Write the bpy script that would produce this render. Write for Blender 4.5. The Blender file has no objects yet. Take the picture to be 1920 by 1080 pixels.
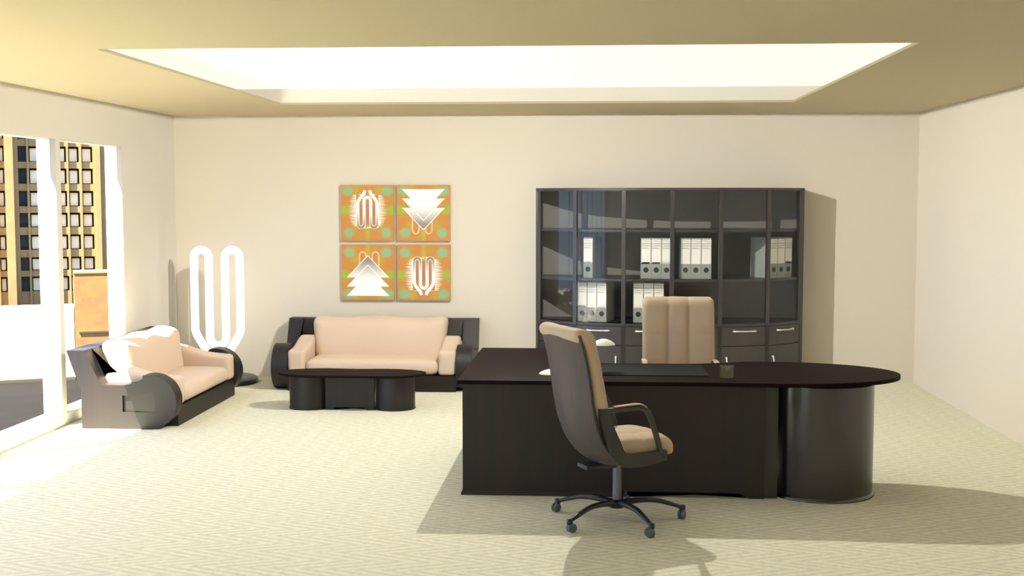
import bpy, bmesh, math, random
from mathutils import Vector, Matrix
random.seed(7)
PI = math.pi
col = bpy.context.scene.collection

# ------------------------------------------------------------------ helpers
class MB:
    """collects shapes into one bmesh, then links it as ONE mesh object"""
    def __init__(s): s.bm = bmesh.new(); s.mi = 0
    def _v(s, pts): return [s.bm.verts.new(p) for p in pts]
    def face(s, vs):
        try:
            f = s.bm.faces.new(vs); f.material_index = s.mi; return f
        except ValueError: return None
    def box(s, a, b, M=None):
        x0, y0, z0 = a; x1, y1, z1 = b
        P = [(x0,y0,z0),(x1,y0,z0),(x1,y1,z0),(x0,y1,z0),(x0,y0,z1),(x1,y0,z1),(x1,y1,z1),(x0,y1,z1)]
        if M: P = [M @ Vector(p) for p in P]
        v = s._v(P)
        for q in ((0,3,2,1),(4,5,6,7),(0,1,5,4),(1,2,6,5),(2,3,7,6),(3,0,4,7)): s.face([v[i] for i in q])
        return s
    def prism(s, poly, f0, f1):
        """poly: 2D points; f0/f1 map a 2D point to 3D on the two end caps"""
        a = s._v([f0(p) for p in poly]); b = s._v([f1(p) for p in poly]); n = len(poly)
        for i in range(n): s.face([a[i], a[(i+1) % n], b[(i+1) % n], b[i]])
        fa = s.face(a[::-1]); fb = s.face(b)
        bmesh.ops.triangulate(s.bm, faces=[f for f in (fa, fb) if f and n > 4])
        return s
    def plate(s, poly, z0, z1): return s.prism(poly, lambda p: (p[0], p[1], z0), lambda p: (p[0], p[1], z1))
    def tube(s, path, r, seg=12, closed=False, flat=1.0, cap=True):
        path = [Vector(p) for p in path]; n = len(path); rings = []
        rr = r if isinstance(r, (list, tuple)) else [r]*n
        up = Vector((0, 0, 1)); prev = None
        for i, p in enumerate(path):
            if closed: d = path[(i+1) % n]-path[i-1]
            else: d = path[min(i+1, n-1)]-path[max(i-1, 0)]
            d.normalize()
            if prev is None:
                a = d.cross(up)
                if a.length < .1: a = d.cross(Vector((0, 1, 0)))
            else: a = prev-d*prev.dot(d)
            a.normalize(); prev = a.copy(); b = d.cross(a)
            rings.append(s._v([p+(a*math.cos(t)+b*math.sin(t)*flat)*rr[i] for t in [2*PI*k/seg for k in range(seg)]]))
        m = n if closed else n-1
        for i in range(m):
            A, B = rings[i], rings[(i+1) % n]
            for k in range(seg): s.face([A[k], A[(k+1) % seg], B[(k+1) % seg], B[k]])
        if cap and not closed: s.face(rings[0][::-1]); s.face(rings[-1])
        return s
    def lathe(s, prof, c=(0,0,0), seg=32, M=None, sx=1, sy=1):
        rings = []
        for r, z in prof:
            if r < 1e-6:
                P = [Vector((0, 0, z))]
            else: P = [Vector((r*math.cos(t)*sx, r*math.sin(t)*sy, z)) for t in [2*PI*k/seg for k in range(seg)]]
            if M: P = [M @ p for p in P]
            rings.append(s._v([p+Vector(c) for p in P]))
        for A, B in zip(rings, rings[1:]):
            for k in range(seg):
                k2 = (k+1) % seg
                if len(A) == 1 and len(B) == 1: continue
                if len(A) == 1: s.face([A[0], B[k2], B[k]])
                elif len(B) == 1: s.face([A[k], A[k2], B[0]])
                else: s.face([A[k], A[k2], B[k2], B[k]])
        if len(rings[0]) > 1: s.face(rings[0][::-1])
        if len(rings[-1]) > 1: s.face(rings[-1])
        return s
    def rbox(s, a, b, r, n=(12, 12, 12), deform=None):
        """rounded box made of an even grid, then bent by deform(Vector)->Vector"""
        a = Vector(a); b = Vector(b); c = (a+b)/2; h = (b-a)/2
        r = min(r, h.x, h.y, h.z); cache = {}
        def pt(i, j, k):
            key = (i, j, k)
            if key in cache: return cache[key]
            p = Vector((-1+2*i/n[0], -1+2*j/n[1], -1+2*k/n[2]))
            q = Vector((p.x*h.x, p.y*h.y, p.z*h.z))
            inn = Vector([max(-(h[m]-r), min(h[m]-r, q[m])) for m in range(3)])
            d = q-inn
            if d.length > 1e-9: q = inn+d.normalized()*r
            q = q+c
            if deform: q = Vector(deform(q))
            cache[key] = s.bm.verts.new(q); return cache[key]
        for ax in range(3):
            u, v = [m for m in range(3) if m != ax]
            for side in (0, n[ax]):
                for i in range(n[u]):
                    for j in range(n[v]):
                        def g(x, y):
                            t = [0, 0, 0]; t[ax] = side; t[u] = x; t[v] = y; return pt(*t)
                        s.face([g(i, j), g(i+1, j), g(i+1, j+1), g(i, j+1)])
        return s
    def build(s, name, mat, parent=None, smooth=False, bevel=0, angle=40):
        bmesh.ops.remove_doubles(s.bm, verts=s.bm.verts, dist=1e-5)
        bmesh.ops.recalc_face_normals(s.bm, faces=s.bm.faces)
        me = bpy.data.meshes.new(name); s.bm.to_mesh(me); s.bm.free()
        for m in (mat if isinstance(mat, (list, tuple)) else [mat]): me.materials.append(m)
        o = bpy.data.objects.new(name, me); col.objects.link(o)
        if parent: o.parent = parent
        if bevel:
            md = o.modifiers.new('bevel', 'BEVEL'); md.width = bevel; md.segments = 2; md.limit_method = 'ANGLE'; md.angle_limit = math.radians(35)
        if smooth:
            for p in me.polygons: p.use_smooth = True
            if smooth != 'all': me.set_sharp_from_angle(angle=math.radians(angle))
        return o

def thing(name, label, cat, loc=(0,0,0), rz=0, group=None):
    o = bpy.data.objects.new(name, None); col.objects.link(o)
    o.location = loc; o.rotation_euler = (0, 0, rz); o.empty_display_size = .1
    o['label'] = label; o['category'] = cat
    if group: o['group'] = group
    return o
def tag(o, label, cat, group=None):
    o['label'] = label; o['category'] = cat
    if group: o['group'] = group
    return o
def struct(o): o['kind'] = 'structure'; return o
def copy_tree(o, parent=None):
    c = o.copy(); col.objects.link(c)
    if parent: c.parent = parent
    for ch in list(o.children): copy_tree(ch, c)
    return c
def interp(xs, ys, x):
    if x <= xs[0]: return ys[0]
    for i in range(len(xs)-1):
        if x <= xs[i+1]:
            t = (x-xs[i])/(xs[i+1]-xs[i]); return ys[i]+(ys[i+1]-ys[i])*t
    return ys[-1]
def spline(P, k=6, closed=False):
    P = [Vector(p) for p in P]; out = []; n = len(P)
    rng = n if closed else n-1
    for i in range(rng):
        p1, p2 = P[i], P[(i+1) % n]
        p0 = P[i-1] if (closed or i > 0) else p1*2-p2
        p3 = P[(i+2) % n] if (closed or i < n-2) else p2*2-p1
        for j in range(k):
            t = j/k
            out.append(.5*((2*p1)+(p2-p0)*t+(2*p0-5*p1+4*p2-p3)*t*t+(3*p1-p0-3*p2+p3)*t**3))
    if not closed: out.append(P[-1])
    return out

# ------------------------------------------------------------------ materials
def newmat(name):
    m = bpy.data.materials.new(name); m.use_nodes = True
    nt = m.node_tree; b = nt.nodes['Principled BSDF']; return m, nt, b
def N(nt, t, **kw):
    n = nt.nodes.new(t)
    for k, v in kw.items(): setattr(n, k, v)
    return n
def mathn(nt, op, a, b=None, c=None):
    n = nt.nodes.new('ShaderNodeMath'); n.operation = op
    for i, v in enumerate((a, b, c)):
        if v is None: continue
        if isinstance(v, (int, float)): n.inputs[i].default_value = v
        else: nt.links.new(v, n.inputs[i])
    return n.outputs[0]
def mixc(nt, f, a, b):
    n = nt.nodes.new('ShaderNodeMix'); n.data_type = 'RGBA'
    for i, v in ((0, f), (6, a), (7, b)):
        if isinstance(v, (int, float)): n.inputs[i].default_value = v
        elif isinstance(v, (tuple, list)): n.inputs[i].default_value = (*v, 1)
        else: nt.links.new(v, n.inputs[i])
    return n.outputs[2]
def plain(name, c, rough=.5, metal=0, spec=.5, noise=0, scale=40, emit=None):
    m, nt, b = newmat(name)
    b.inputs['Base Color'].default_value = (*c, 1); b.inputs['Roughness'].default_value = rough
    b.inputs['Metallic'].default_value = metal; b.inputs['Specular IOR Level'].default_value = spec
    if noise:
        tc = N(nt, 'ShaderNodeTexCoord'); nz = N(nt, 'ShaderNodeTexNoise'); nz.inputs['Scale'].default_value = scale
        nz.inputs['Detail'].default_value = 4
        nt.links.new(tc.outputs['Object'], nz.inputs['Vector'])
        c2 = tuple(x*(1-noise) for x in c)
        nt.links.new(mixc(nt, nz.outputs[0], c, c2), b.inputs['Base Color'])
    if emit:
        b.inputs['Emission Color'].default_value = (*emit[0], 1); b.inputs['Emission Strength'].default_value = emit[1]
    return m
def wood(name, c1, c2, rough=.38, axis=2, spec=.5):
    """near-black brown veneer with faint red streaks running along an axis"""
    m, nt, b = newmat(name)
    tc = N(nt, 'ShaderNodeTexCoord'); mp = N(nt, 'ShaderNodeMapping')
    sc = [26, 26, 26]; sc[axis] = .8; mp.inputs['Scale'].default_value = sc
    nt.links.new(tc.outputs['Object'], mp.inputs['Vector'])
    nz = N(nt, 'ShaderNodeTexNoise'); nz.inputs['Scale'].default_value = 1; nz.inputs['Detail'].default_value = 3
    nt.links.new(mp.outputs[0], nz.inputs['Vector'])
    f = mathn(nt, 'MULTIPLY_ADD', nz.outputs[0], 3.0, -1.1); f.node.use_clamp = True
    nt.links.new(mixc(nt, f, c1, c2), b.inputs['Base Color'])
    b.inputs['Roughness'].default_value = rough; b.inputs['Specular IOR Level'].default_value = spec
    return m

M = {}
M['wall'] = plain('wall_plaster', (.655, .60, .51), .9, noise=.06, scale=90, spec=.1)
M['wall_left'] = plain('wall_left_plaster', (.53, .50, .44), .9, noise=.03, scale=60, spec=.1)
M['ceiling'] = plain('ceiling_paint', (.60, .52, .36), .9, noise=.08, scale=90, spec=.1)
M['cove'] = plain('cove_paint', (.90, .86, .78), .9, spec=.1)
M['frame'] = plain('window_frame_paint', (.86, .84, .78), .6)
M['wood'] = wood('dark_veneer_upright', (.006, .0055, .006), (.015, .006, .006), .5, 2, .5)
M['ped'] = wood('polished_dark_veneer', (.010, .009, .010), (.016, .009, .009), .22, 2, .9)
M['cab'] = wood('bookcase_veneer', (.014, .013, .015), (.020, .010, .010), .42, 2, 1.0)
M['wood_x'] = wood('dark_veneer_lengthways', (.006, .005, .005), (.020, .006, .006), .5, 0, .4)
M['top'] = wood('dark_veneer_top', (.012, .0085, .008), (.019, .009, .008), .5, 0, .012)
M['wood_edge'] = plain('dark_edge_band', (.014, .012, .012), .4)
M['interior'] = plain('cabinet_interior', (.20, .19, .175), .7, noise=.1)
M['cushion'] = plain('beige_upholstery', (.64, .50, .385), .8, noise=.06, scale=120, spec=.2)
M['leather'] = plain('beige_chair_upholstery', (.52, .405, .285), .75, noise=.08, scale=120, spec=.2)
M['shell'] = wood('chair_shell_veneer', (.060, .052, .048), (.085, .060, .054), .5, 2, .3)
M['black'] = plain('black_plastic', (.028, .028, .026), .5)
M['steel'] = plain('painted_steel_base', (.015, .017, .022), .3)
M['column'] = plain('gas_lift_steel', (.16, .17, .19), .35, .6)
M['castor'] = plain('castor_plastic', (.10, .11, .13), .4)
M['chrome'] = plain('satin_handle_metal', (.80, .80, .78), .3, .35)
M['lampwhite'] = plain('white_enamel', (.80, .83, .70), .4)
M['pad'] = plain('desk_pad_leatherette', (.009, .010, .010), .6, spec=.05)
M['binder'] = plain('binder_board', (.33, .345, .32), .7, noise=.1, scale=80)
M['label'] = plain('binder_label_paper', (.88, .86, .82), .8, spec=.1)
M['ink'] = plain('pen_ink', (.03, .03, .03), .7)
M['hole'] = plain('binder_hole', (.035, .032, .028), .8)
M['glow'] = plain('neon_tube', (1, 1, 1), .5, emit=((1, .985, .95), 1.25))
M['panel'] = plain('luminous_diffuser', (.9, .9, .9), .6, emit=((1, .98, .95), .62))

# carpet: chevron weave
m, nt, b = newmat('chevron_carpet'); M['floor'] = m
tc = N(nt, 'ShaderNodeTexCoord'); sp = N(nt, 'ShaderNodeSeparateXYZ'); nt.links.new(tc.outputs['Object'], sp.inputs[0])
tri = mathn(nt, 'PINGPONG', sp.outputs[1], .15)
v = mathn(nt, 'MULTIPLY_ADD', sp.outputs[0], .42, tri)
st = mathn(nt, 'SINE', mathn(nt, 'MULTIPLY', v, 2*PI/.062))
nz = N(nt, 'ShaderNodeTexNoise'); nz.inputs['Scale'].default_value = 30; nz.inputs['Detail'].default_value = 5
nt.links.new(tc.outputs['Object'], nz.inputs['Vector'])
f = mathn(nt, 'MULTIPLY_ADD', st, .29, mathn(nt, 'MULTIPLY_ADD', nz.outputs[0], 1.3, -.15)); f.node.use_clamp = True
nt.links.new(mixc(nt, f, (.52, .505, .385), (.72, .695, .55)), b.inputs['Base Color'])
b.inputs['Roughness'].default_value = .95; b.inputs['Specular IOR Level'].default_value = .1
bp = N(nt, 'ShaderNodeBump'); bp.inputs['Strength'].default_value = .25; bp.inputs['Distance'].default_value = .004
nt.links.new(f, bp.inputs['Height']); nt.links.new(bp.outputs[0], b.inputs['Normal'])

def glassmat(name, tint, gloss, rough=.08, haze=None, amount=0):
    m = bpy.data.materials.new(name); m.use_nodes = True; nt = m.node_tree
    nt.nodes.remove(nt.nodes['Principled BSDF']); out = nt.nodes['Material Output']
    t = N(nt, 'ShaderNodeBsdfTransparent'); t.inputs[0].default_value = (*tint, 1)
    g = N(nt, 'ShaderNodeBsdfGlossy'); g.inputs['Roughness'].default_value = rough
    g.inputs['Color'].default_value = (.9, .95, 1, 1)
    lw = N(nt, 'ShaderNodeLayerWeight'); lw.inputs[0].default_value = .5
    fr = mathn(nt, 'MULTIPLY_ADD', mathn(nt, 'POWER', lw.outputs['Facing'], 4.0), .55, gloss).node
    mx = N(nt, 'ShaderNodeMixShader'); nt.links.new(fr.outputs[0], mx.inputs[0])
    nt.links.new(t.outputs[0], mx.inputs[1]); nt.links.new(g.outputs[0], mx.inputs[2])
    last = mx
    if haze:
        df = N(nt, 'ShaderNodeBsdfDiffuse'); df.inputs[0].default_value = (*haze, 1)
        last = N(nt, 'ShaderNodeMixShader'); last.inputs[0].default_value = amount
        nt.links.new(mx.outputs[0], last.inputs[1]); nt.links.new(df.outputs[0], last.inputs[2])
    nt.links.new(last.outputs[0], out.inputs[0])
    return m
M['glass'] = glassmat('cabinet_glass', (.98, .98, .975), .014, .03)
M['cupglass'] = glassmat('cup_glass', (.86, .87, .80), .06, .1, (.42, .40, .28), .12)

# ------------------------------------------------------------------ room
W, H, YF = 7.952, 2.85, -13.7
TH = .158
struct(MB().box((-TH, YF-.2, -.12), (W+.2, .2, 0)).build('floor', M['floor']))
struct(MB().box((-TH, 0, 0), (W+.2, .2, 3.1)).build('wall_back', M['wall']))
struct(MB().box((W, YF, 0), (W+.2, 0, 3.1)).build('wall_right', M['wall']))
struct(MB().box((-TH, YF-.2, 0), (W+.2, YF, 3.1)).build('wall_front', M['wall']))
# left wall with a row of tall window openings
Z0, Z1 = .10, 2.46
wins = [(-1.493-1.445*k-1.353, -1.493-1.445*k) for k in range(8)]
mb = MB(); mb.box((-TH, YF, 0), (0, 0, Z0)).box((-TH, YF, Z1), (0, 0, 3.1))
edges = [0.0]
for a, c in wins: edges += [c, a]
edges.append(YF)
for i in range(0, len(edges), 2): mb.box((-TH, edges[i+1], Z0), (0, edges[i], Z1))
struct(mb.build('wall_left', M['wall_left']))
for k, (a, c) in enumerate(wins):     # thin lining boards of each opening
    mb = MB(); x0, x1, t = -TH-.004, -.046, .005
    mb.box((x0, a, Z0), (x1, c, Z0+t)).box((x0, a, Z1-t), (x1, c, Z1)).box((x0, a, Z0), (x1, a+t, Z1)).box((x0, c-t, Z0), (x1, c, Z1))
    struct(mb.build('window_%d' % (k+1), M['frame']))
# ceiling slab with a large light well and its cove
SX0, SX1, SY0, SY1 = 1.551, 6.408, -5.758, -1.451
mb = MB(); t = H+.02
mb.box((0, SY1, H), (W, 0, t)).box((0, YF, H), (W, SY0, t)).box((0, SY0, H), (SX0, SY1, t)).box((SX1, SY0, H), (W, SY1, t))
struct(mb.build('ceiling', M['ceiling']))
mb = MB(); cx0, cx1, cy0, cy1 = .8, 7.2, -5.9, SY1+.001
mb.box((cx0, cy1, t), (cx1, cy1+.05, 3.02)).box((cx0, cy0-.05, t), (cx1, cy0, 3.02)).box((cx0-.05, cy0, t), (cx0, cy1, 3.02)).box((cx1, cy0, t), (cx1+.05, cy1, 3.02))
struct(mb.build('trim_1', M['cove']))
mb = MB().box((-TH, YF, 3.06), (W+.2, 0, 3.1)); struct(mb.build('trim_2', M['ceiling']))
o = MB().box((cx0, cy0, 3.0), (cx1, cy1, 3.02)).build('ceiling_light_panel', M['panel'])
tag(o, 'large glowing white rectangular light panel recessed above the ceiling opening', 'ceiling light')

# ------------------------------------------------------------------ sofas
def circ(cx, cz, r, a0, a1, n):
    return [(cx+r*math.cos(math.radians(a0+(a1-a0)*i/n)), cz+r*math.sin(math.radians(a0+(a1-a0)*i/n))) for i in range(n+1)]
SIDE = [(.208, 0), (.208, .318), (.087, .668), (.24, .669), (.381, .376), (.56, .376)]
SIDE += [(p.x, p.y) for p in spline([(.60, .379, 0), (.655, .390, 0), (.70, .409, 0), (.745, .433, 0)], 4)][0:]
SIDE += circ(.80, .232, .232, 104, -90, 40)
def sofa(L, label, group, loc, rz):
    root = thing('sofa', label, 'sofa', loc, rz, group)
    UP = .6
    def P(u, x, z): return (x, -(u-UP), z)
    hx = L/2; T = .16
    for s in (-1, 1):
        xo, xi, xm = s*hx, s*(hx-T), s*(hx-.022)
        mb = MB()
        # main slab
        a = mb._v([P(u, xm, z) for u, z in SIDE]); b2 = mb._v([P(u, xi, z) for u, z in SIDE]); c = mb._v([P(u, xo, z) for u, z in SIDE])
        n = len(SIDE)
        for i in range(n):
            j = (i+1) % n; mb.face([a[i], a[j], b2[j], b2[i]]); mb.face([c[i], c[j], a[j], a[i]])
        f = mb.face(b2); bmesh.ops.triangulate(mb.bm, faces=[f])
        # outer face with the tapering slot
        slot = [(.566, .147), (.566, .288), (.66, .288), (.71, .292), (.75, .303), (.79, .320), (.83, .327), (.85, .30), (.85, .147)]
        outer = list(c)
        hole = mb._v([P(u, xo, z) for u, z in slot])
        es = []
        for lp in (outer, hole):
            for i in range(len(lp)):
                e = mb.bm.edges.get((lp[i], lp[(i+1) % len(lp)])) or mb.bm.edges.new((lp[i], lp[(i+1) % len(lp)])); es.append(e)
        bmesh.ops.triangle_fill(mb.bm, use_beauty=True, edges=es)
        fl = mb._v([P(u, xo-s*max(.0005, .021*(1-(u-.566)/.27)), z) for u, z in slot])
        for i in range(len(slot)):
            j = (i+1) % len(slot); mb.face([hole[i], hole[j], fl[j], fl[i]])
        f = mb.face(fl); bmesh.ops.triangulate(mb.bm, faces=[f])
        mb.build('side_panel', M['wood'], root, smooth=True, angle=25)
    xi = hx-T
    back = [(.209, .05), (.209, .318), (.088, .667), (.239, .668), (.380, .376), (.42, .30), (.42, .05)]
    MB().prism(back, lambda p: P(p[0], -xi, p[1]), lambda p: P(p[0], xi, p[1])).build('back_panel', M['wood_x'], root)
    MB().box(P(.99, -xi, 0), P(.43, xi, .165)).build('base', M['wood_x'], root)
    aw = .185
    # seat cushion
    def dseat(q):
        x, y, z = q; u = UP-y; k = x/(xi-aw)
        if z > .25: z += .022*(1-k**4)*math.sin(PI*min(1, max(0, (u-.36)/.66)))
        if u > .8 and z < .25: pass
        return (x, y, z)
    MB().rbox(P(1.0, -(xi-aw)-.004, .167), P(.36, (xi-aw)+.004, .315), .065, (28, 14, 8), dseat).build('seat_cushion', M['cushion'], root, 'all')
    # arm cushions
    for s in (-1, 1):
        def darm(q, s=s):
            x, y, z = q; u = UP-y
            top = interp([.30, .38, .46, .56, .66, .76, .86, .92, 1.0], [.47, .505, .515, .495, .462, .437, .426, .422, .415], u)
            f = (z-.167)/(.42-.167); z2 = .167+f*(top-.167)
            k = max(0, (u-.3)/.7)
            return (x+s*.006*math.sin(f*PI), y, z2)
        x0, x1 = sorted((s*(xi-.002), s*(xi-aw)))
        MB().rbox(P(.995, x0, .167), P(.33, x1, .42), .04, (10, 24, 12), darm).build('arm_cushion', M['cushion'], root, 'all')
    # back cushion
    hw = xi-.165
    def dback(q):
        x, y, z = q; t = (z-.26)/.44; k = x/hw
        uu = UP-y
        ff = min(1, max(0, (uu-.385)/.185))       # 0 rear face, 1 front face
        lean = -.165*t*(1-ff)-.075*t*ff-.03*ff*max(0, (t-.8)/.2)**1.5
        x *= 1+.07*max(0, t)-.035
        bul = .028*math.cos(k*PI/2)*math.sin(PI*min(1, max(0, t)))
        wob = .011*math.cos(k*PI*2.0+.2)*max(0, min(1, (t-.7)/.25))
        z += wob + .008*(1-k*k)*max(0, t)
        uu2 = uu+lean
        if uu > .46: uu2 += bul+.012*math.cos(k*PI*2.0)*max(0, min(1, (t-.55)/.3))
        return (x, UP-uu2, z)
    MB().rbox(P(.57, -hw, .262), P(.385, hw, .700), .072, (36, 8, 18), dback).build('back_cushion', M['cushion'], root, 'all')
    return root
sofa(1.975, 'dark wood and beige sofa standing side-on by the tall windows', None, (.6, -3.03+1.975/2, 0), PI/2)
sofa(2.046, 'dark wood and beige sofa facing forward below the four canvases', None, (2.312, .075-.6, 0), 0)

# ------------------------------------------------------------------ coffee table
def blob(hx, r, waist, n=20):
    """two round lobes joined by a gentle waist"""
    pts = []
    for i in range(n+1):
        a = math.radians(-125+250*i/n); pts.append((hx-r+r*math.cos(a), r*math.sin(a)))
    x_e = pts[-1][0]
    for i in range(1, 12):
        t = i/12; x = x_e*(1-2*t); y = pts[n][1]*(abs(1-2*t)**2)*.0+waist+(pts[n][1]-waist)*abs(1-2*t)**2.2; pts.append((x, y))
    for i in range(n+1):
        a = math.radians(55+250*i/n); pts.append((-(hx-r)+r*math.cos(a), r*math.sin(a)))
    for i in range(1, 12):
        t = i/12; x = -x_e*(1-2*t); y = -(waist+(abs(pts[n][1])-waist)*abs(1-2*t)**2.2); pts.append((x, y))
    return pts
root = thing('coffee_table', 'low dark wood coffee table with wavy top in front of the back sofa', 'table', (2.305, -1.86, 0))
tp = []
for i in range(96):
    a = 2*PI*i/96; ca, sa = math.cos(a), math.sin(a)
    x = .695*(abs(ca)**.8)*(1 if ca >= 0 else -1)
    y = .262*(abs(sa)**.9)*(1 if sa >= 0 else -1)*(1-.17*math.exp(-(x/.22)**2))
    tp.append((x, y))
MB().plate(tp, .312, .335).build('table_top', M['top'], root, True, bevel=.005)
for s in (-1, 1):
    pr = [(.0, 0), (.205, 0), (.205, .312), (0, .312)]
    mb = MB(); mb.lathe([(.19, 0), (.19, .012), (.185, .012), (.185, .312)], (s*.405, 0, 0), 48)
    mb.build('pedestal', M['wood'], root, True)
poly = [(-.23, 0), (-.16, 0), (-.135, .022), (.135, .022), (.16, 0), (.23, 0), (.23, .312), (-.23, .312)]
MB().prism(poly, lambda p: (p[0], -.115, p[1]), lambda p: (p[0], -.085, p[1])).build('stretcher_panel', M['wood'], root)

# ------------------------------------------------------------------ neon floor lamp
LY = -.42
root = thing('floor_lamp', 'glowing white looped tube floor lamp on round black base in the corner', 'lamp', (.63, LY, 0))
MB().lathe([(.345, 0), (.365, .012), (.365, .045), (.34, .062), (.12, .062), (.10, .05), (0, .05)], seg=64).build('base', M['steel'], root, True)
cxl = -.048
xs = [-.246, -.087, .087, .246]; r = .0795; zt = 1.33; zb = .487
path = [(-.062, .06), (-.068, .14), (-.085, .26), (-.112, .318), (-.172, .415), (-.226, .505), (xs[0], .56)]
path += [(xs[0], z) for z in (.7, .9, 1.1, 1.25)]
mid = (xs[0]+xs[1])/2; rr = (xs[1]-xs[0])/2
path += [(mid-rr*math.cos(t), zt+rr*math.sin(t)*1.05) for t in [PI*i/14 for i in range(15)]]
path += [(xs[1], z) for z in (1.2, 1.0, .8, .62)]
path += [(-xs[2]*math.cos(t), zb-.087*math.sin(t)*1.05) for t in [PI*i/14 for i in range(15)]]
half = path[:]
path += [(-x, z) for x, z in half[::-1]][15:]
def dedupe(P):
    o = [P[0]]
    for p in P[1:]:
        if math.hypot(p[0]-o[-1][0], p[1]-o[-1][1]) > .012: o.append(p)
    return o
path = dedupe(path)
MB().tube([(x+cxl, 0, z) for x, z in path], .041, 14).build('glowing_tube', M['glow'], root, 'all')

# ------------------------------------------------------------------ wall canvases
m, nt, b = newmat('canvas_print'); M['canvas'] = m
tc = N(nt, 'ShaderNodeTexCoord'); sp = N(nt, 'ShaderNodeSeparateXYZ'); nt.links.new(tc.outputs['Object'], sp.inputs[0])
mp = N(nt, 'ShaderNodeMapping'); mp.inputs['Scale'].default_value = (7, 7, 26); nt.links.new(tc.outputs['Object'], mp.inputs[0])
nz = N(nt, 'ShaderNodeTexNoise'); nz.inputs['Scale'].default_value = 1.4; nz.inputs['Detail'].default_value = 3; nt.links.new(mp.outputs[0], nz.inputs['Vector'])
fz = mathn(nt, 'MULTIPLY_ADD', nz.outputs[0], 2.4, -.7); fz.node.use_clamp = True
c = mixc(nt, fz, (.56, .20, .06), (.46, .27, .05))
def blobn(c, bx, bz, rx, rz, colr, k=1.0):
    ax = mathn(nt, 'ABSOLUTE', sp.outputs[0]) if bx > 0 else sp.outputs[0]
    dx = mathn(nt, 'DIVIDE', mathn(nt, 'SUBTRACT', ax, abs(bx)), rx); dz = mathn(nt, 'DIVIDE', mathn(nt, 'SUBTRACT', sp.outputs[2], bz), rz)
    d = mathn(nt, 'ADD', mathn(nt, 'ADD', mathn(nt, 'MULTIPLY', dx, dx), mathn(nt, 'MULTIPLY', dz, dz)), mathn(nt, 'MULTIPLY_ADD', nz.outputs[0], 1.2, -.6))
    f = mathn(nt, 'MULTIPLY', mathn(nt, 'SUBTRACT', 1.6, d), .75*k); f.node.use_clamp = True
    return mixc(nt, f, c, colr)
c = blobn(c, .001, -.20, .030, .12, (.44, .36, .05), .8)
c = blobn(c, .14, -.14, .045, .06, (.42, .36, .05), .5)
c = blobn(c, .13, .25, .05, .05, (.44, .36, .05), .6)
c = blobn(c, .245, .03, .055, .055, (.28, .42, .04), .8)
c = blobn(c, .215, .235, .060, .052, (.19, .47, .27), .8)
c = blobn(c, .20, -.215, .055, .052, (.19, .47, .27), .8)
nt.links.new(c, b.inputs['Base Color']); b.inputs['Roughness'].default_value = .85
def printed(name, top, bot, z0, z1):
    m, nt, b = newmat(name); tc = N(nt, 'ShaderNodeTexCoord'); sp = N(nt, 'ShaderNodeSeparateXYZ'); nt.links.new(tc.outputs['Object'], sp.inputs[0])
    f = mathn(nt, 'DIVIDE', mathn(nt, 'SUBTRACT', sp.outputs[2], z0), z1-z0); f.node.use_clamp = True
    nt.links.new(mixc(nt, f, bot, top), b.inputs['Base Color']); b.inputs['Roughness'].default_value = .7
    return m
M['loop_print'] = printed('silver_loop_print', (.98, .96, .90), (.22, .20, .19), -.16, .06)
M['tri_print'] = printed('silver_triangle_print', (.98, .96, .88), (.26, .24, .23), -.12, .10)
M['white_print'] = plain('white_print', (.95, .93, .85), .7)
M['ghost_print'] = plain('faint_loop_print', (.72, .45, .30), .8)
M['brown_print'] = plain('brown_print', (.42, .19, .10), .8)
M['grey_edge'] = plain('canvas_side', (.45, .38, .28), .8)
CH = .2875; CV = .301
def ribbon(mb, pts, w, yy, mi, th=.002):
    """flat printed band of width w along 2D points"""
    mb.mi = mi; n = len(pts); L, R = [], []
    for i in range(n):
        a = Vector(pts[max(i-1, 0)]); c2 = Vector(pts[min(i+1, n-1)]); d = (c2-a).normalized(); nn = Vector((-d.y, d.x))*w/2; p = Vector(pts[i])
        L.append(p+nn); R.append(p-nn)
    for i in range(n-1):
        v = mb._v([(q.x, yy, q.y) for q in (L[i], L[i+1], R[i+1], R[i])]); mb.face(v)
def looppath(s=1.0, cx=0, dz=0):
    X = [-.104, -.036, .036, .104]; P = []
    P += [(-.028, .205), (-.030, .19), (-.045, .165), (-.085, .125), (-.101, .10), (X[0], .08), (X[0], .04), (X[0], -.02), (X[0], -.09)]
    P += [(-.070-.034*math.cos(t), -.105-.036*math.sin(t)) for t in [PI*i/8 for i in range(9)]]
    P += [(X[1], -.08), (X[1], -.02), (X[1], .05), (X[1], .09)]
    h = P[:]
    P += [(-.036*math.cos(t), .105+.036*math.sin(t)) for t in [PI*i/8 for i in range(9)]]
    P += [(-x, z) for x, z in h[::-1]]
    return [(cx+x*s, (z+.141)*1.156-.157) for x, z in P]
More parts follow.
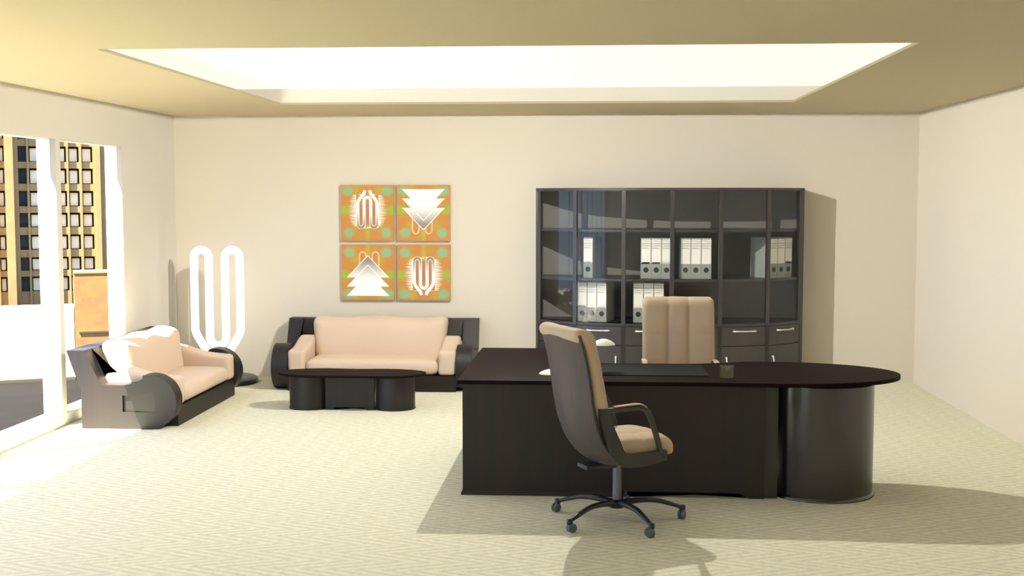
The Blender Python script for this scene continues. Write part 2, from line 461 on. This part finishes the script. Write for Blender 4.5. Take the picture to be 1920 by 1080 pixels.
def canvas_loop():
    mb = MB(); y = -.021
    mb.mi = 5; mb.box((-CH, -.02, -CV), (CH, .018, CV)); mb.mi = 0
    v = mb._v([(-CH, -.0205, -CV), (CH, -.0205, -CV), (CH, -.0205, CV), (-CH, -.0205, CV)]); mb.face(v)
    mb.mi = 4
    for x0, x1 in ((-.088, -.05), (-.022, .022), (.05, .088)):
        v = mb._v([(x0, y-.0004, -.12), (x1, y-.0004, -.12), (x1, y-.0004, .09), (x0, y-.0004, .09)]); mb.face(v)
    rnd = random.Random(3)
    for i in range(40):          # white brush spikes round the motif
        z = -.14+i*.0085; w = math.sqrt(max(0, 1-((z-.03)/.185)**2))*.10
        for s in (-1, 1):
            ln = w*(.75+.30*rnd.random()); zz = z+rnd.uniform(-.003, .003)
            mb.mi = 2; v = mb._v([(s*.122, y-.0006, zz-.0034), (s*(.122+ln), y-.0006, zz+rnd.uniform(-.006, .004)), (s*.122, y-.0006, zz+.0034)]); mb.face(v)
    for i in range(12):
        x = -.10+i*.018; mb.mi = 2
        v = mb._v([(x, y-.0006, -.158+rnd.uniform(-.012, .01)), (x+.03, y-.0006, -.156+rnd.uniform(-.01, .01)), (x+.012, y-.0006, -.146)]); mb.face(v)
    for s in (-1, 1):
        mb.mi = 2; v = mb._v([(s*.02, y-.0006, .207), (s*.11, y-.0006, .197), (s*.02, y-.0006, .19)]); mb.face(v)
    lp = looppath(); ribbon(mb, lp, .034, y-.001, 2); ribbon(mb, lp, .026, y-.0016, 1)
    return mb
def canvas_tri():
    mb = MB(); y = -.021
    mb.mi = 5; mb.box((-CH, -.02, -CV), (CH, .018, CV)); mb.mi = 0
    v = mb._v([(-CH, -.0205, -CV), (CH, -.0205, -CV), (CH, -.0205, CV), (-CH, -.0205, CV)]); mb.face(v)
    for s in (-1, 1): ribbon(mb, [(s*.07+.036*math.cos(t)-.014, -.165+.036*math.sin(t)*1.3-.01) for t in [PI*i/10*-1 for i in range(11)]], .016, y-.0003, 3)
    for s in (-1, 1):
        for e in (-1, 1): ribbon(mb, [(s*.07+e*.036-.014, -.175), (s*.07+e*.036-.014, -.06)], .016, y-.0003, 3)
    for k, (top, tip, hw) in enumerate([(.055, -.185, .232), (.155, -.085, .232), (.255, .012, .232)]):
        yy = y-.001-.0012*k
        mb.mi = 2; v = mb._v([(-hw, yy, top), (0, yy, tip), (hw, yy, top)]); mb.face(v)
        i = .007; mb.mi = 1; v = mb._v([(-hw+2.1*i, yy-.0005, top-i*.6), (0, yy-.0005, tip+i*1.5), (hw-2.1*i, yy-.0005, top-i*.6)]); mb.face(v)
    return mb
cms = [M['canvas'], M['loop_print'], M['white_print'], M['ghost_print'], M['brown_print'], M['grey_edge']]
cml = [M['canvas'], M['tri_print'], M['white_print'], M['ghost_print'], M['brown_print'], M['grey_edge']]
for nm, f, mats, x, z, flip, lab in (
        ('wall_canvas', canvas_loop, cms, 2.1265, 1.799, 0, 'square orange canvas with silver loop motif, upper left of the four'),
        ('wall_canvas', canvas_tri, cml, 2.734, 1.799, 0, 'square orange canvas with downward silver triangles, upper right of the four'),
        ('wall_canvas', canvas_tri, cml, 2.1265, 1.158, 1, 'square orange canvas with upward silver triangles, lower left of the four'),
        ('wall_canvas', canvas_loop, cms, 2.734, 1.158, 1, 'square orange canvas with upturned silver loop motif, lower right of the four')):
    o = f().build(nm, mats); o.location = (x, -.02, z)
    if flip: o.rotation_euler = (0, PI, 0)
    tag(o, lab, 'picture', 'four square canvases on the back wall')

# ------------------------------------------------------------------ glazed bookcase
PC = [(3.985, -.335), (4.37, -.615), (4.86, -.735), (5.345, -.755), (5.83, -.735), (6.32, -.615), (6.695, -.335)]
def arc():
    out = []; 
    P = [Vector((*p, 0)) for p in PC]
    for i in range(6):
        p1, p2 = P[i], P[i+1]; p0 = P[i-1] if i else p1*2-p2; p3 = P[i+2] if i < 5 else p2*2-p1
        seg = []
        for j in range(9):
            t = j/8; q = .5*((2*p1)+(p2-p0)*t+(2*p0-5*p1+4*p2-p3)*t*t+(3*p1-p0-3*p2+p3)*t**3); seg.append((q.x, q.y))
        out.append(seg)
    return out
BAY = arc()
ALL = [p for i, sg in enumerate(BAY) for p in (sg if i == 0 else sg[1:])]
def off(pts, d):
    o = []
    for i in range(len(pts)):
        a = Vector(pts[max(i-1, 0)]); c2 = Vector(pts[min(i+1, len(pts)-1)]); t = (c2-a).normalized(); nn = Vector((-t.y, t.x)); p = Vector(pts[i])+nn*d
        o.append((p.x, p.y))
    return o
root = thing('bookcase', 'tall dark bow-fronted bookcase with glass doors holding white binders', 'bookcase', (5.34, -.4, 0))
def L(o): o.location = (-5.34, .4, 0); return o
XL, XR, YB = 3.957, 6.722, -.006
for x0, x1 in ((XL, XL+.026), (XR-.026, XR)):
    L(MB().box((x0, -.335, 0), (x1, YB, 2.045)).build('side_panel', M['cab'], root))
L(MB().box((XL+.026, YB-.014, .02), (XR-.026, YB, 2.03)).build('back_panel', M['interior'], root))
ins = off(ALL, .022)
def shelfpoly(pts): return pts+[(XR-.027, YB-.015), (XL+.027, YB-.015)]
insc = [p for p in ins if XL+.03 < p[0] < XR-.03]
L(MB().plate([(XL-.001, -.335)]+ALL[1:-1]+[(XR+.001, -.335), (XR+.001, YB), (XL-.001, YB)], 2.032, 2.062).build('top_panel', M['cab'], root))
for z in (.665, 1.118, 1.618): L(MB().plate(shelfpoly(insc), z, z+.024).build('shelf', M['cab'], root))
L(MB().plate(shelfpoly(insc), .06, .08).build('bottom_panel', M['cab'], root))
def strip(pts, d0, d1, z0, z1, mb=None):
    mb = mb or MB(); a = off(pts, d0); c2 = off(pts, d1); mb.plate(a+c2[::-1], z0, z1); return mb
L(strip(ALL, .03, .045, 0, .06).build('plinth', M['wood_edge'], root))
L(strip(ALL, 0, .02, .665, .692).build('waist_rail', M['cab'], root, True))
def bar_handle(mb, c, u, n, ln):
    """bowed bar: centre c, direction u, outward n"""
    c, u, n = Vector(c), Vector(u), Vector(n); P = []; R = []
    for i in range(11):
        t = -1+i/5; P.append(c+u*(t*ln/2)+n*(.012+.020*(1-t*t))); R.append(.0065+.0045*abs(t)**3)
    mb.tube(P, R, 8); 
    for s in (-1, 1): mb.tube([c+u*(s*ln/2*.97)+n*-.002, c+u*(s*ln/2*.97)+n*.018], .009, 8)
    return mb
def sub(seg, a, b2):
    """part of a bay between fractions a..b"""
    out = []
    n = len(seg)-1
    for j in range(9):
        t = (a+(b2-a)*j/8)*n; i = min(n-1, int(t)); f = t-i
        out.append((seg[i][0]*(1-f)+seg[i+1][0]*f, seg[i][1]*(1-f)+seg[i+1][1]*f))
    return out
vert_side = [.86, .86, .86, .14, .14, .14]
for i, sg in enumerate(BAY):
    g = .035 if i not in (0, 5) else .05
    gl = sub(sg, .035, .965)
    L(strip(gl, .004, .009, .692, 2.031).build('glass_door', M['glass'], root, True))
    dr = sub(sg, .03, .97)
    dw = L(strip(dr, -.004, .016, .470, .660).build('drawer', M['cab'], root, True))
    dd = L(strip(dr, -.004, .016, .085, .463).build('cupboard_door', M['cab'], root, True))
    c2 = Vector(sg[4]); t = (Vector(sg[5])-Vector(sg[3])).normalized(); nn = Vector((t.y, -t.x))
    hmb = bar_handle(MB(), (c2.x+nn.x*.004, c2.y+nn.y*.004, .617), (t.x, t.y, 0), (nn.x, nn.y, 0), .235)
    h = hmb.build('handle', M['chrome'], dw, 'all'); 
    vp = sub(sg, vert_side[i]-.02, vert_side[i]+.02); c2 = Vector(vp[4]); t = (Vector(vp[8])-Vector(vp[0])).normalized(); nn = Vector((t.y, -t.x))
    bar_handle(MB(), (c2.x+nn.x*.004, c2.y+nn.y*.004, .255), (0, 0, 1), (nn.x, nn.y, 0), .20).build('handle', M['chrome'], dd, 'all')
for i in range(7):
    x, y = PC[i]
    a = Vector(PC[max(i-1, 0)]); c2 = Vector(PC[min(i+1, 6)]); ang = math.atan2(c2.y-a.y, c2.x-a.x)
    if i in (0, 6): x += .012 if i == 0 else -.012; 
    MT = Matrix.Translation((x, y, 0)) @ Matrix.Rotation(ang, 4, 'Z')
    w = .021 if i not in (0, 6) else .018
    L(MB().box((-w, -.010, .67), (w, .022, 2.032), MT).build('stile', M['cab'], root, bevel=.002))
    L(MB().box((-w, -.006, .06), (w, .022, .67), MT).build('stile', M['wood_edge'], root))

# binders ------------------------------------------------------------
BW, BH, BD = .104, .415, .285
def make_binder():
    r = thing('ring_binder', 'x', 'binder')
    MB().box((-BW/2+.001, 0, 0), (BW/2-.001, BD, BH)).build('cover', M['binder'], r, bevel=.002)
    w = BW/2-.005
    pol = [(-w, .150), (-w*.80, .150), (-w*.80, .168), (w*.80, .168), (w*.80, .150), (w, .150), (w, .400), (-w, .400)]
    lb = MB().prism(pol, lambda p: (p[0], -.0016, p[1]), lambda p: (p[0], -.0002, p[1])).build('paper_label', M['label'], r)
    mb = MB(); rnd = random.Random(5)
    for k, z in enumerate((.375, .352, .330, .306)):
        if k: mb.box((-w, -.0024, z-.0009), (w, -.0017, z+.0009))
        x = -w*.8; P = []
        while x < w*(.8 if k < 3 else .5):
            P.append((x, -.0026, z+.007+rnd.uniform(-.0045, .0045))); x += .004
        mb.tube(P, .0009, 4)
    mb.box((-w, -.0024, .305), (w, -.0017, .307))
    mb.build('handwriting', M['ink'], lb)
    MB().lathe([(.0265, 0), (.0265, .0015)], (0, -.0002, .088), 28, Matrix.Rotation(PI/2, 4, 'X')).build('finger_hole', M['hole'], r)
    return r
proto = make_binder(); first = True
ZS = {'mid': 1.142, 'low': .689}
def place(px, py, deg, shelf, lab, grp):
    global first
    o = proto if first else copy_tree(proto); first = False
    o.location = (px, py, ZS[shelf]); o.rotation_euler = (0, 0, math.radians(deg))
    o['label'] = lab; o['group'] = grp
def row(x, y, deg, n, shelf, labs, grp):
    a = math.radians(deg)
    for k in range(n):
        place(x+math.cos(a)*BW*k, y+math.sin(a)*BW*k, deg, shelf, labs[k], grp)
G = 'white ring binders in the bookcase'
LS = ['leftmost', 'middle', 'rightmost']
row(4.502, -.535, -18, 1, 'mid', ['white ring binder standing alone on the middle shelf'], G)
row(4.445, -.535, -18, 3, 'low', ['white binder on the lowest glazed shelf near the left end, %s of its three' % s for s in LS], G)
row(5.09, -.635, -1, 3, 'mid', ['white binder on the middle shelf left of the central stile, %s of three' % s for s in LS], G)
row(5.015, -.635, -2, 3, 'low', ['white binder directly behind the top left of the far office chair, %s of three' % s for s in LS], G)
row(5.49, -.635, 0, 3, 'mid', ['white binder on the middle shelf right of the central stile, %s of three' % s for s in LS], G)
row(6.397, -.487, 37, 3, 'mid', ['white binder turned sideways at the right end of the bookcase, %s of three' % s for s in LS], G)

# ------------------------------------------------------------------ executive desk
ZT, ZU = .768, .742
root = thing('executive_desk', 'large dark wood L-shaped desk with rounded right end and cylindrical pedestal', 'desk', (4.8, -4.7, 0))
def D(o): o.location = (-4.8, 4.7, 0); return o
ec, ey, rx, ry = 5.80, -4.625, .825, .532
pts = [(3.652, -5.135), (3.665, -3.405), (4.36, -3.405)]
pts += [(4.43-.07*math.cos(t)*1, -4.18-.07*math.sin(t)) for t in [PI/2*i/6 for i in range(7)]][0:]
pts = pts[:3]+[(4.36, -4.16), (4.375, -4.21), (4.41, -4.24), (4.46, -4.25), (5.15, -4.25), (5.30, -4.235), (5.42, -4.195), (5.52, -4.155)]
pts += [(ec+rx*math.cos(a), ey+ry*math.sin(a)) for a in [math.radians(100-200*i/60) for i in range(61)]]
pts += [(5.52, -5.143), (5.40, -5.137), (5.2, -5.135)]
D(MB().plate(pts, ZU, ZT).build('desk_top', M['top'], root, True, bevel=.006, angle=30))
fy = -5.10
def fr(x0, x1, y0, y1, poly=None): pass
poly = [(3.685, 0), (4.725, 0), (4.745, .035), (5.50, .035), (5.565, 0), (5.66, 0), (5.66, ZU), (3.685, ZU)]
D(MB().prism(poly, lambda p: (p[0], fy, p[1]), lambda p: (p[0], fy+.03, p[1])).build('modesty_panel', M['wood'], root))
D(MB().box((3.685, fy+.03, 0), (3.715, -3.46, ZU)).build('side_panel', M['wood'], root))
D(MB().box((3.715, -3.49, 0), (4.34, -3.46, ZU)).build('return_end_panel', M['wood'], root))
mb = MB(); pr = [(0, 0), (-.012, 0), (-.012, .012), (-.004, .026), (0, .026)]
mb.prism(pr, lambda p: (3.685, fy+p[0], p[1]), lambda p: (4.725, fy+p[0], p[1]))
mb.prism(pr, lambda p: (3.685+p[0], fy-.012, p[1]), lambda p: (3.685+p[0], -3.46, p[1]))
D(mb.build('plinth_moulding', M['wood_edge'], root))
D(MB().box((5.655, fy+.016, 0), (5.745, fy+.05, ZU)).build('filler_strip', M['black'], root, bevel=.004))
D(MB().lathe([(.358, 0), (.358, .010), (.35, .022), (.345, .024), (.345, ZU)], (6.058, -4.845, 0), 96).build('cylindrical_pedestal', M['ped'], root, True))

# things on the desk
root = thing('desk_lamp', 'small white desk lamp with a flat domed shade over the desk', 'lamp', (4.262, -4.80, ZT))
MB().lathe([(.085, 0), (.085, .004), (.07, .014), (.045, .024), (.02, .030), (0, .032)], seg=40).build('base', M['lampwhite'], root, True)
sx, sy, sz = 4.617-4.262, -4.62+4.80, .945-ZT
arm = [(p.x, p.y, p.z) for p in spline([(0, 0, .03), (.015, .01, .13), (.07, .04, .215), (.17, .09, .235), (.25, .13, .222), (.285, .147, .205)], 6)]
MB().tube(arm, .006, 8).build('arm', M['lampwhite'], root, 'all')
MB().lathe([(.078, 0), (.080, .004), (.068, .018), (.046, .032), (.02, .041), (0, .043)], (sx, sy, sz), 40).build('lamp_shade', M['lampwhite'], root, True)
mb = MB(); mb.prism([(4.578, -4.865), (5.318, -4.865), (5.318, -4.335), (4.578, -4.335)], lambda p: (p[0], p[1], ZT+.0003), lambda p: (p[0], p[1], ZT+.005))
tag(mb.build('desk_pad', M['pad'], bevel=.002), 'flat black rectangular desk pad on the desk in front of the far chair', 'desk pad')
o = MB().lathe([(0, 0), (.043, 0), (.045, .004), (.045, .078), (.036, .078), (.034, .012), (0, .010)], seg=40).build('glass_cup', M['cupglass'], None, True)
o.location = (5.43, -4.90, ZT+.0005); tag(o, 'small empty glass tumbler beside the black desk pad', 'glass')

# ------------------------------------------------------------------ office chairs
def make_chair():
    r = thing('office_chair', 'x', 'chair')
    Zs = [.36, .40, .45, .58, .72, .88, 1.05, 1.17]
    Us = [-.10, -.18, -.255, -.325, -.365, -.385, -.405, -.425]
    def uc(z): return interp(Zs, Us, z)
    hw = .27
    # moulded back shell, curved both ways
    prof = [Vector(p) for p in [(.02, 0, .385), (-.06, 0, .365), (-.14, 0, .372), (-.205, 0, .405), (-.262, 0, .465), (-.305, 0, .54), (-.335, 0, .63), (-.357, 0, .75), (-.372, 0, .87), (-.392, 0, 1.0), (-.415, 0, 1.10), (-.432, 0, 1.165)]]
    prof = spline(prof, 4); mb = MB(); grid = []; nv = 16
    for i, p in enumerate(prof):
        s = i/(len(prof)-1); rowv = []
        nx = prof[min(i+1, len(prof)-1)]-prof[max(i-1, 0)]; nrm = Vector((nx.z, 0, -nx.x)).normalized()
        b2 = .075*(1-s)+.035*s
        if s < .25: b2 *= .5+2*s
        for j in range(nv+1):
            v = -1+2*j/nv; q = p+nrm*(b2*abs(v)**2.4); rowv.append((q+Vector((0, v*(hw-.010)*(1-.04*(1-s)), 0)), nrm))
        grid.append(rowv)
    fr = [[mb.bm.verts.new(q) for q, _ in rw] for rw in grid]; bk = [[mb.bm.verts.new(q+nr*.012) for q, nr in rw] for rw in grid]
    R, C = len(grid), nv+1
    for i in range(R-1):
        for j in range(C-1):
            mb.face([fr[i][j], fr[i][j+1], fr[i+1][j+1], fr[i+1][j]]); mb.face([bk[i][j], bk[i+1][j], bk[i+1][j+1], bk[i][j+1]])
    for i in range(R-1):
        for j in (0, C-1): mb.face([fr[i][j], fr[i+1][j], bk[i+1][j], bk[i][j]])
    for j in range(C-1):
        for i in (0, R-1): mb.face([fr[i][j], fr[i][j+1], bk[i][j+1], bk[i][j]])
    mb.build('back_shell', M['shell'], r, True, angle=50)
    # dark edging along the shell sides
    for j in (0, C-1):
        MB().tube([grid[i][j][0]+grid[i][j][1]*.008 for i in range(18, R)], .009, 8).build('shell_edging', M['black'], r, 'all')
    # back cushion with three upright channels
    def dbc(q):
        x, y, z = q; t = (z-.50)/.71
        f = (x+.045)/.09                       # 0 rear, 1 front
        rear = interp([.45, .50, .54, .64, .75, .87, 1.0, 1.10, 1.15, 1.21], [-.19, -.212, -.235, -.278, -.306, -.326, -.350, -.376, -.430, -.442], z)
        th = interp([.45, .60, .75, .98, 1.10, 1.15, 1.21], [.085, .085, .085, .084, .086, .132, .115], z)
        g = math.exp(-((abs(y)-.077)/.014)**2)
        chan = .010*abs(math.cos((y/.077)*PI/2)) if abs(y) < .154 else .010*math.cos((abs(y)-.17)/.1*PI/2)
        if z > 1.13: g *= .4
        cx = interp([.5, .75, 1.2], [.050, .030, .022], z)*(abs(y)/hw)**2.2
        hcr = .004*math.exp(-((z-.93)/.012)**2)
        xx = rear+f*th + (f > .5)*(chan-.016*g-hcr) + cx
        if z > 1.17: z -= .004*g
        return (xx, y, z)
    MB().rbox((-.045, -hw-.001, .455), (.045, hw+.001, 1.208), .043, (8, 56, 48), dbc).build('back_cushion', M['leather'], r, 'all')
    # seat cushion, tufted
    def dsc(q):
        x, y, z = q
        if z > .49:
            e = math.cos(y/.24*PI/2)*.022
            g = .008*math.exp(-((abs(y)-.08)/.02)**2)+.006*math.exp(-((x-.06)/.02)**2)
            z += max(0, e)-g
        if x > .17: z -= ((x-.17)/.09)**2*.022
        return (x, y, z)
    MB().rbox((-.150, -.235, .437), (.266, .235, .535), .04, (26, 26, 8), dsc).build('seat_cushion', M['leather'], r, 'all')
    # side frames
    outer = spline([(-.268, .745, 0), (-.248, .64, 0), (-.205, .515, 0), (-.158, .430, 0), (-.108, .394, 0), (-.05, .384, 0), (.06, .388, 0), (.185, .412, 0)], 5)
    inner = spline([(-.205, .745, 0), (-.172, .64, 0), (-.128, .545, 0), (-.095, .48, 0), (-.05, .462, 0), (0, .46, 0), (.185, .470, 0)], 5)
    pol = [(p.x, p.y) for p in outer]+[(p.x, p.y) for p in inner[::-1]]
    for s in (-1, 1):
        a, b2 = s*.243, s*.277
        MB().prism(pol, lambda p: (p[0], a, p[1]), lambda p: (p[0], b2, p[1])).build('side_frame', M['black'], r, True, bevel=.004)
        path = spline([(-.235, s*.262, .728), (-.10, s*.262, .735), (-.02, s*.262, .739), (.025, s*.262, .731), (.062, s*.262, .698), (.10, s*.262, .61), (.13, s*.262, .52), (.155, s*.262, .43)], 5)
        MB().tube(path, .020, 12, flat=.85).build('armrest', M['black'], r, 'all')
        pd = spline([(-.165, s*.262, .751), (-.08, s*.262, .7555), (-.02, s*.262, .7575), (.015, s*.262, .753), (.045, s*.262, .736)], 5)
        MB().tube(pd, .021, 10, flat=.24).build('arm_pad', M['leather'], r, 'all')
    MB().box((-.11, -.243, .394), (.175, .243, .437)).build('seat_pan', M['black'], r, bevel=.004)
    mb = MB(); mb.box((-.13, -.07, .364), (.10, .07, .394)); mb.box((-.235, -.055, .338), (-.03, .075, .364))
    mb.build('tilt_mechanism', M['black'], r, bevel=.005)
    mb = MB(); mb.lathe([(.028, .10), (.028, .352), (.022, .356), (.012, .358), (.012, .372)], seg=24)
    mb.build('gas_column', M['column'], r, True)
    MB().lathe([(.05, .085), (.055, .095), (.055, .120), (.035, .132), (.026, .134)], seg=24).build('hub', M['steel'], r, True)
    for k in range(5):
        a = math.radians(LEG0+72*k); c, s = math.cos(a), math.sin(a)
        ps = spline([(.03*c, .03*s, .110), (.14*c, .14*s, .122), (.24*c, .24*s, .118), (.33*c, .33*s, .094), (.405*c, .405*s, .068)], 5)
        rr = [.026-.012*(i/(len(ps)-1)) for i in range(len(ps))]
        lg = MB().tube(ps, rr, 10, flat=.75).lathe([(.016, .050), (.018, .056), (.018, .078), (.010, .084), (0, .085)], (.408*c, .408*s, 0), 14).build('leg', M['steel'], r, 'all')
        aw = a+.9+k*1.7; MT = Matrix.Translation((.408*c-.012*math.cos(aw), .408*s-.012*math.sin(aw), .029)) @ Matrix.Rotation(aw, 4, 'Z') @ Matrix.Rotation(PI/2, 4, 'X')
        mb = MB()
        for z0 in (-.019, .004): mb.lathe([(.006, z0), (.024, z0), (.028, z0+.003), (.028, z0+.012), (.024, z0+.015), (.006, z0+.015)], (0, 0, 0), 20, MT)
        mb.lathe([(.012, -.006), (.012, .006)], (0, 0, 0), 12, MT)
        mb.lathe([(.009, .03), (.009, .052)], (.408*c, .408*s, 0), 10)
        mb.build('castor', M['castor'], lg, True)
    return r
CROT = 27
LEG0 = 10-CROT
ch = make_chair(); ch.location = (4.69, -5.68, 0); ch.rotation_euler = (0, 0, math.radians(CROT))
ch['label'] = 'beige high-back office chair in the foreground, seen from behind, wooden shell'; ch['group'] = 'office chairs at the desk'
c2 = copy_tree(ch); c2.location = (5.19, -4.06, 0); c2.rotation_euler = (0, 0, -PI/2)
c2['label'] = 'beige high-back office chair behind the desk, facing forward'

# ------------------------------------------------------------------ outside the windows
GZ = -12.0
struct(MB().box((-160, -60, GZ-1), (-3, 190, GZ)).build('ground', plain('asphalt', (.010, .008, .007), .9, noise=.6, scale=.4, spec=.1)))
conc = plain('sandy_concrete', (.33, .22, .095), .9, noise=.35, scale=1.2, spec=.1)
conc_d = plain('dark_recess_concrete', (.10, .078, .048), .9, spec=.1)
pane = plain('curtained_window', (.98, .84, .58), .8, spec=.05)
pane_d = plain('dark_window', (.03, .032, .034), .5, spec=.2)
brick = None
def mk_brick():
    m, nt, b = newmat('orange_brick'); tc = N(nt, 'ShaderNodeTexCoord'); bt = N(nt, 'ShaderNodeTexBrick')
    mp = N(nt, 'ShaderNodeMapping'); mp.inputs['Rotation'].default_value = (PI/2, 0, 0)
    nt.links.new(tc.outputs['Object'], mp.inputs[0]); nt.links.new(mp.outputs[0], bt.inputs['Vector'])
    bt.inputs['Scale'].default_value = .55; bt.inputs['Color1'].default_value = (.25, .115, .035, 1); bt.inputs['Color2'].default_value = (.33, .155, .035, 1)
    bt.inputs['Mortar'].default_value = (.25, .13, .045, 1); bt.inputs['Mortar Size'].default_value = .03
    nt.links.new(bt.outputs[0], b.inputs['Base Color']); b.inputs['Roughness'].default_value = .9; return m
brick = mk_brick()
CAM = Vector((4.513, -12.918, 1.956))
def outpt(px, py, d):      # a spot seen towards a compass bearing, d metres from the room, standing in the world
    yaw, pitch, f = -.064, -.0743, 2257.7
    fw = Vector((math.sin(yaw)*math.cos(pitch), math.cos(yaw)*math.cos(pitch), math.sin(pitch))); rt = Vector((math.cos(yaw), -math.sin(yaw), 0)); up = rt.cross(fw)
    v = fw*f+rt*(px-960)+up*(540-py); h = math.hypot(v.x, v.y); return CAM+v*(d/h)
# tower frame of reference: origin at its right front corner, local X to the left along the facade
tp_ = outpt(100, 372, 110); dirc = (Vector((tp_.x, tp_.y, 0))-Vector((CAM.x, CAM.y, 0))).normalized()
ang = math.atan2(dirc.y, dirc.x)-PI/2
tw = thing('tower_block', 'brown concrete tower block with rows of bright square windows outside', 'building', (tp_.x, tp_.y, GZ), ang)
mpp = 110/2257.7      # metres per pixel at that distance
def TX(px): return (px-100)*mpp*.873
def TZ(py): return (372-py)*mpp*.934+1.956-GZ
rows = [(232, 262), (275, 304), (316, 345), (358, 387), (399, 426), (440, 468), (482, 507), (518, 546)]
cols = [(-60, -38, 0), (-30, -8, 0), (-2, 11, 1), (36, 52, 2), (56, 76, 1), (84, 104, 1), (107, 126, 1), (130, 150, 1), (155, 176, 1)]
mb = MB()
xsb = sorted(set([TX(c[0]) for c in cols]+[TX(c[1]) for c in cols])); xl, xr = TX(-110), TX(204)
zb_, zt_ = TZ(575), TZ(60)
prev = xl
for cc in cols:                       # piers
    mb.box((prev, 0, 0), (TX(cc[0]), 14, zt_)); prev = TX(cc[1])
mb.box((prev, 0, 0), (xr, 14, zt_))
zs = [0]+[z for r_ in reversed(rows) for z in (TZ(r_[1]), TZ(r_[0]))]+[zt_]
for i in range(0, len(zs), 2): mb.box((TX(-60), .25, zs[i]), (TX(176), 14, zs[i+1]))
mb.box((TX(12), -1.2, 0), (TX(28), 0, zt_)).box((TX(180), -.5, 0), (TX(190), 0, zt_))
mb.build('wall', conc, tw)
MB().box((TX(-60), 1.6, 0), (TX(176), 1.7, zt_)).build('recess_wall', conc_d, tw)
for (a, c, kind) in cols:
    for (t_, b_) in rows:
        if kind == 0: continue
        inset = .9
        mt = pane if kind == 1 else pane_d
        if kind == 1: MB().box((TX(a+1.5), .75, TZ(b_-1)), (TX(c-3), .85, TZ(t_+3.5))).build('window', mt, tw, bevel=.3)
        else: MB().box((TX(a), inset, TZ(b_)), (TX(c), inset+.1, TZ(t_))).build('window', mt, tw)
MB().box((xl, -1.2, zt_), (xr, 14, zt_+1)).build('roof', conc_d, tw)
# brick building lower down in front
bp_ = outpt(134, 372, 98); m2 = 98/2257.7
bb = thing('brick_building', 'orange brick building beside the tower block outside the second window', 'building', (bp_.x, bp_.y, GZ), ang)
z1 = (372-508)*m2*.934+1.956-GZ-.25
MB().box((0, 0, 0), (110*m2*.873, 3, z1)).build('wall', brick, bb)
MB().box((0, -.04, z1), (110*m2*.873, 3, z1+.12)).build('parapet', conc, bb)
MB().box((.3, -.06, z1*.44), (110*m2*.873, 0, z1*.44+.14)).build('string_course', conc_d, bb)
wb = thing('white_building', 'plain bright white low building at the foot of the tower block outside', 'building', (bp_.x, bp_.y, GZ), ang)
z2 = (372-571)*m2*.934+1.956-GZ-.3
wm = plain('white_render', (.97, .96, .92), .9, spec=.1)
MB().box((-250*m2, 0, .25), (-.05, 3, z2)).build('wall', wm, wb)
MB().box((-250*m2, .3, z2), (-.05, 3, z2+.06)).build('roof', wm, wb)
MB().box((-250*m2, -.02, 0), (-.05, .2, .25)).build('plinth', conc_d, wb)

# ------------------------------------------------------------------ light
sc = bpy.context.scene
w = bpy.data.worlds.new('sky'); sc.world = w; w.use_nodes = True; nt = w.node_tree
bg = nt.nodes['Background']; bg.inputs[0].default_value = (.46, .64, 1, 1); bg.inputs[1].default_value = 3.3
ld = bpy.data.lights.new('sun', 'SUN'); ld.energy = 58; ld.angle = .004; ld.color = (1, .95, .80)
lo = bpy.data.objects.new('sun', ld); col.objects.link(lo); lo.location = (-8, -12, 14)
lo.rotation_euler = Vector((1, 1.0, -2.78)).to_track_quat('-Z', 'Y').to_euler()
pd = bpy.data.lights.new('room_lamp', 'SPOT'); pd.spot_size = math.radians(179.5); pd.spot_blend = .01; pd.energy = 28; pd.shadow_soft_size = .005; pd.color = (1, .975, .90)
pd.use_nodes = True; nt = pd.node_tree; em = nt.nodes['Emission']; lf = N(nt, 'ShaderNodeLightFalloff'); lf.inputs['Strength'].default_value = 1
nt.links.new(lf.outputs['Constant'], em.inputs['Strength'])
po = bpy.data.objects.new('room_lamp', pd); col.objects.link(po); po.location = (4.05, -2.65, 2.862)

# ------------------------------------------------------------------ camera
f, yaw, pitch = 2257.675, -.0640, -.0743
fw = Vector((math.sin(yaw)*math.cos(pitch), math.cos(yaw)*math.cos(pitch), math.sin(pitch)))
rt = Vector((math.cos(yaw), -math.sin(yaw), 0)); up = rt.cross(fw)
cd = bpy.data.cameras.new('camera'); cam = bpy.data.objects.new('camera', cd); col.objects.link(cam)
cd.sensor_width = 36; cd.lens = f/1920*36; cd.clip_end = 600
mt = Matrix((rt, up, -fw)).transposed().to_4x4(); mt.translation = CAM; cam.matrix_world = mt
sc.camera = cam
sc.view_settings.view_transform = 'Standard'; sc.view_settings.look = 'None'; sc.view_settings.gamma = 1
sc.view_settings.use_curve_mapping = False; sc.view_settings.exposure = 0
